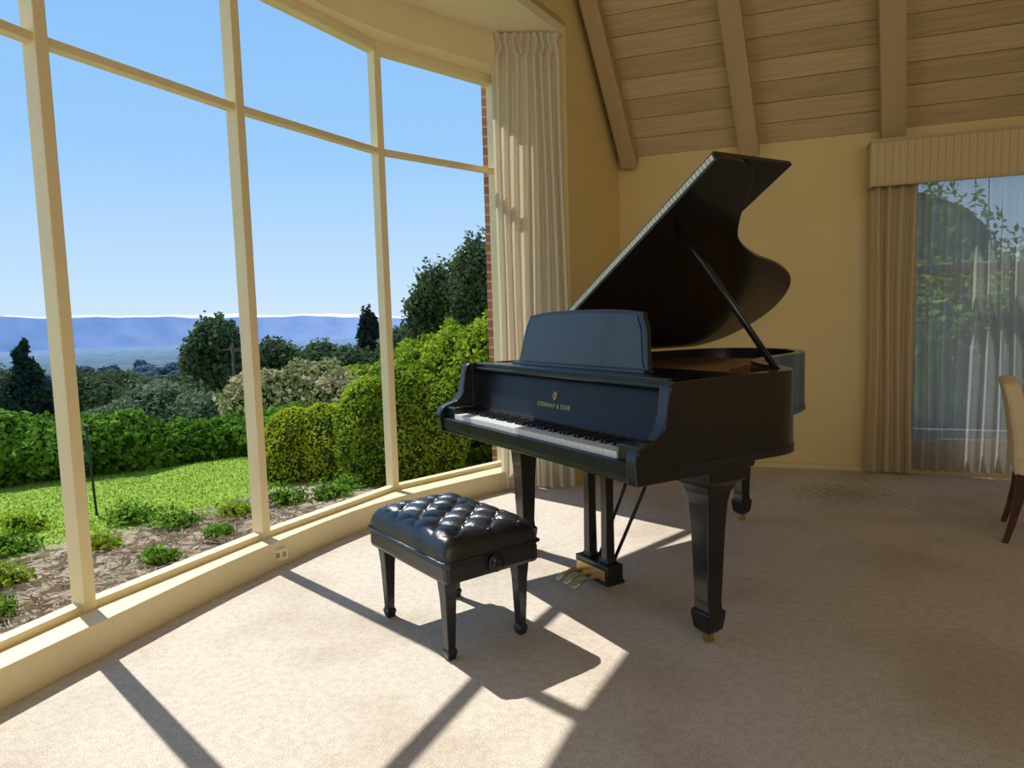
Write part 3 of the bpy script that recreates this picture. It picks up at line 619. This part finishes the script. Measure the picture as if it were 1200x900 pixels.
for i in range(230):
    px=rr.uniform(-60,580); Y=55*(13)**(rr.random()**.9); X=(px-600)/823*Y; k=rr.random()<.2
    src=hd if k else hm
    if first[k]: o=src; first[k]=False
    else: o=src.copy(); COL.objects.link(o)
    o.name='hillside_tree'; s=rr.uniform(.7,1.15)*(1+Y/450); o.location=(X,Y,gz(X,Y)-.3); o.scale=(s*1.35,s*1.35,s*.72); o.rotation_euler=(0,0,rr.uniform(0,6))
    thing(o,'dark slender tree on the distant hillside' if k else 'round green tree on the distant hillside','tree','trees on the distant hillside')
for i,(x,y,z,r_,h_) in enumerate(((4.0,8.2,.3,.9,1.1),(5.2,8.6,.4,1.0,1.3),(6.3,8.0,.5,1.1,1.5),(4.7,10.5,.9,1.4,2.0),(6.2,11.0,1.2,1.5,2.0))):
    shrub('garden_shrub',[(x,y,z,r_,r_,h_),(x+.4,y+.2,z-.4,r_,r_,h_*.8)],6000,.06,M['lime'] if i%2 else M['hedge'],'green shrub outside the back window','shrub','shrubs outside the back window',40+i)
up_=empty('utility_pole',((274-600)/823*24,24,gz(-9.5,24))); thing(up_,'wooden utility pole with a crossarm on the slope','utility pole')
H=1.19-(403-384)*24/823-gz(-9.5,24)
tube('pole',[(0,0,-.3),(0,0,H)],.05,M['polewood'],up_); box('crossarm',-.3,.3,-.04,.04,H-.25,H-.19,M['polewood'],up_)
sk=empty('garden_stake',(-3.13,5.15,gz(-3.1,5.1))); thing(sk,'thin dark metal stake in the garden bed','garden stake'); tube('rod',[(0,0,-.1),(-.03,0,.66)],.009,M['stake'],sk); tube('cap',[(-.045,0,.66),(.01,0,.665)],.012,M['stake'],sk)
n=34000; xs=rng.uniform(-5.2,-.9,n); ys=rng.uniform(3.4,8.6,n)
V=[];Fc=[]
for x,y in zip(xs,ys):
    d=sdist(x,y); nz_=math.sin(x*1.3)*math.cos(y*1.7)+.5*math.sin(x*3.1+y*2.3)
    if d<1.6+.25*nz_: continue
    z=gz(x,y)+.02*nz_; an=rng.uniform(0,6.28); w=.007; h=rng.uniform(.010,.022); l=rng.uniform(-.02,.02,2); b=len(V)
    V+=[(x-w*math.cos(an),y-w*math.sin(an),z-.005),(x+w*math.cos(an),y+w*math.sin(an),z-.005),(x+l[0],y+l[1],z+h)]; Fc.append((b,b+1,b+2))
g=add('grass',V,Fc,M['grass'],fix=False); thing(g,'bright green mown lawn grass','grass',kind='stuff')
V=[];Fc=[]
for _ in range(9000):
    x=rng.uniform(-4,-.3); y=rng.uniform(1.5,6.2); d=sdist(x,y)
    if d>1.7 or d<.3: continue
    if (x+1.28)*.86-(y-3.45)*.5>-.2: continue
    z=gz(x,y)+.01; an=rng.uniform(0,6.28); L=rng.uniform(.03,.09); w=.003; c,s=math.cos(an),math.sin(an); b=len(V)
    V+=[(x-c*L+s*w,y-s*L-c*w,z),(x+c*L+s*w,y+s*L-c*w,z+rng.uniform(0,.03)),(x+c*L-s*w,y+s*L+c*w,z+rng.uniform(0,.03)),(x-c*L-s*w,y-s*L+c*w,z)]; Fc.append((b,b+1,b+2,b+3))
g=add('straw_mulch',V,Fc,M['straw'],fix=False); thing(g,'dry straw mulch on the soil bed','mulch',kind='stuff')
for i,(x,y,s) in enumerate(((-2.75,3.55,.15),(-2.5,3.15,.12),(-3.1,4.1,.17),(-2.55,4.15,.11),(-2.3,4.6,.14),(-2.7,4.8,.16),(-2.0,4.85,.12),(-1.75,5.15,.16),(-1.45,5.25,.17),(-3.4,4.7,.15),(-2.05,3.9,.09),(-1.35,5.6,.14),(-2.35,2.75,.10),(-3.3,3.5,.17),(-1.9,4.35,.08))):
    shrub('leafy_plant',[(x,y,gz(x,y)+s*.45,s,s,s*.6),(x+s*.7,y+s*.3,gz(x,y)+s*.3,s*.6,s*.6,s*.4)],420,.019,M['hedge'] if i%3 else M['lime'],'low leafy vegetable plant in the soil bed','plant','vegetable plants in the soil bed',60+i,core=.45,shell=(.4,1.15))
bo=[Vector(p) for p in G]; b1=offs(bo,.08); b2=offs(bo,.30)
thing(prism('brick_edging',[tuple(p) for p in b1]+[tuple(p) for p in b2[::-1]],-.2,-.03,M['brick']),'red brick edging below the bow window','brick edging')
thing(box('brick_pier',-.165,-.02,5.28,5.62,-.2,3.3,M['brick']),'red brick pier outside the window','brick pier')
# ------------------------------------------------------------------ light
w=bpy.data.worlds.new('sky'); S.world=w; w.use_nodes=True; nt=w.node_tree; bg=nt.nodes['Background']
tc=N(nt,'ShaderNodeTexCoord'); sp=N(nt,'ShaderNodeSeparateXYZ'); nt.links.new(tc.outputs['Generated'],sp.inputs[0])
r=ramp(nt,[(0,(.64,.78,.92)),(.05,(.54,.74,.94)),(.22,(.32,.59,.94)),(.6,(.18,.43,.88)),(1,(.13,.33,.78))]); nt.links.new(sp.outputs[2],r.inputs[0]); nt.links.new(r.outputs[0],bg.inputs[0]); bg.inputs[1].default_value=1.05
el=math.radians(53.4); sd=Vector((math.cos(el)*.7071,-math.cos(el)*.7071,-math.sin(el)))
sl=bpy.data.lights.new('sun','SUN'); sl.energy=5.7; sl.angle=math.radians(.55); sl.color=(1,.97,.91); so=bpy.data.objects.new('sun',sl); so.rotation_euler=sd.to_track_quat('-Z','Y').to_euler(); so.location=(-10,10,14); COL.objects.link(so)
al=bpy.data.lights.new('room_fill','AREA'); al.shape='RECTANGLE'; al.size=5; al.size_y=2.4; al.energy=80; al.color=(1,.95,.86); ao=bpy.data.objects.new('room_fill',al); ao.location=(1.3,-2.8,2.7)  # added fill lamp behind the camera, an invented source to brighten the interior
ao.rotation_euler=(Vector((1.7,5.2,3.5))-Vector(ao.location)).to_track_quat('-Z','Y').to_euler(); COL.objects.link(ao)
# ------------------------------------------------------------------ camera
pit=math.radians(5.307); ro=math.radians(1.635); c,s=math.cos(pit),math.sin(pit)
r0=Vector((1,0,0));u0=Vector((0,s,c));fw=Vector((0,c,-s)); R=r0*math.cos(ro)-u0*math.sin(ro); U=r0*math.sin(ro)+u0*math.cos(ro)
cam=bpy.data.cameras.new('camera'); cam.sensor_width=36; cam.lens=36*822.8/1200; cam.clip_end=40000; cam.clip_start=.05; co=bpy.data.objects.new('camera',cam); COL.objects.link(co)
B=-fw; co.matrix_world=Matrix(((R.x,U.x,B.x,0),(R.y,U.y,B.y,0),(R.z,U.z,B.z,1.189),(0,0,0,1))); S.camera=co
S.view_settings.view_transform='Standard'; S.view_settings.look='None'; S.view_settings.exposure=0
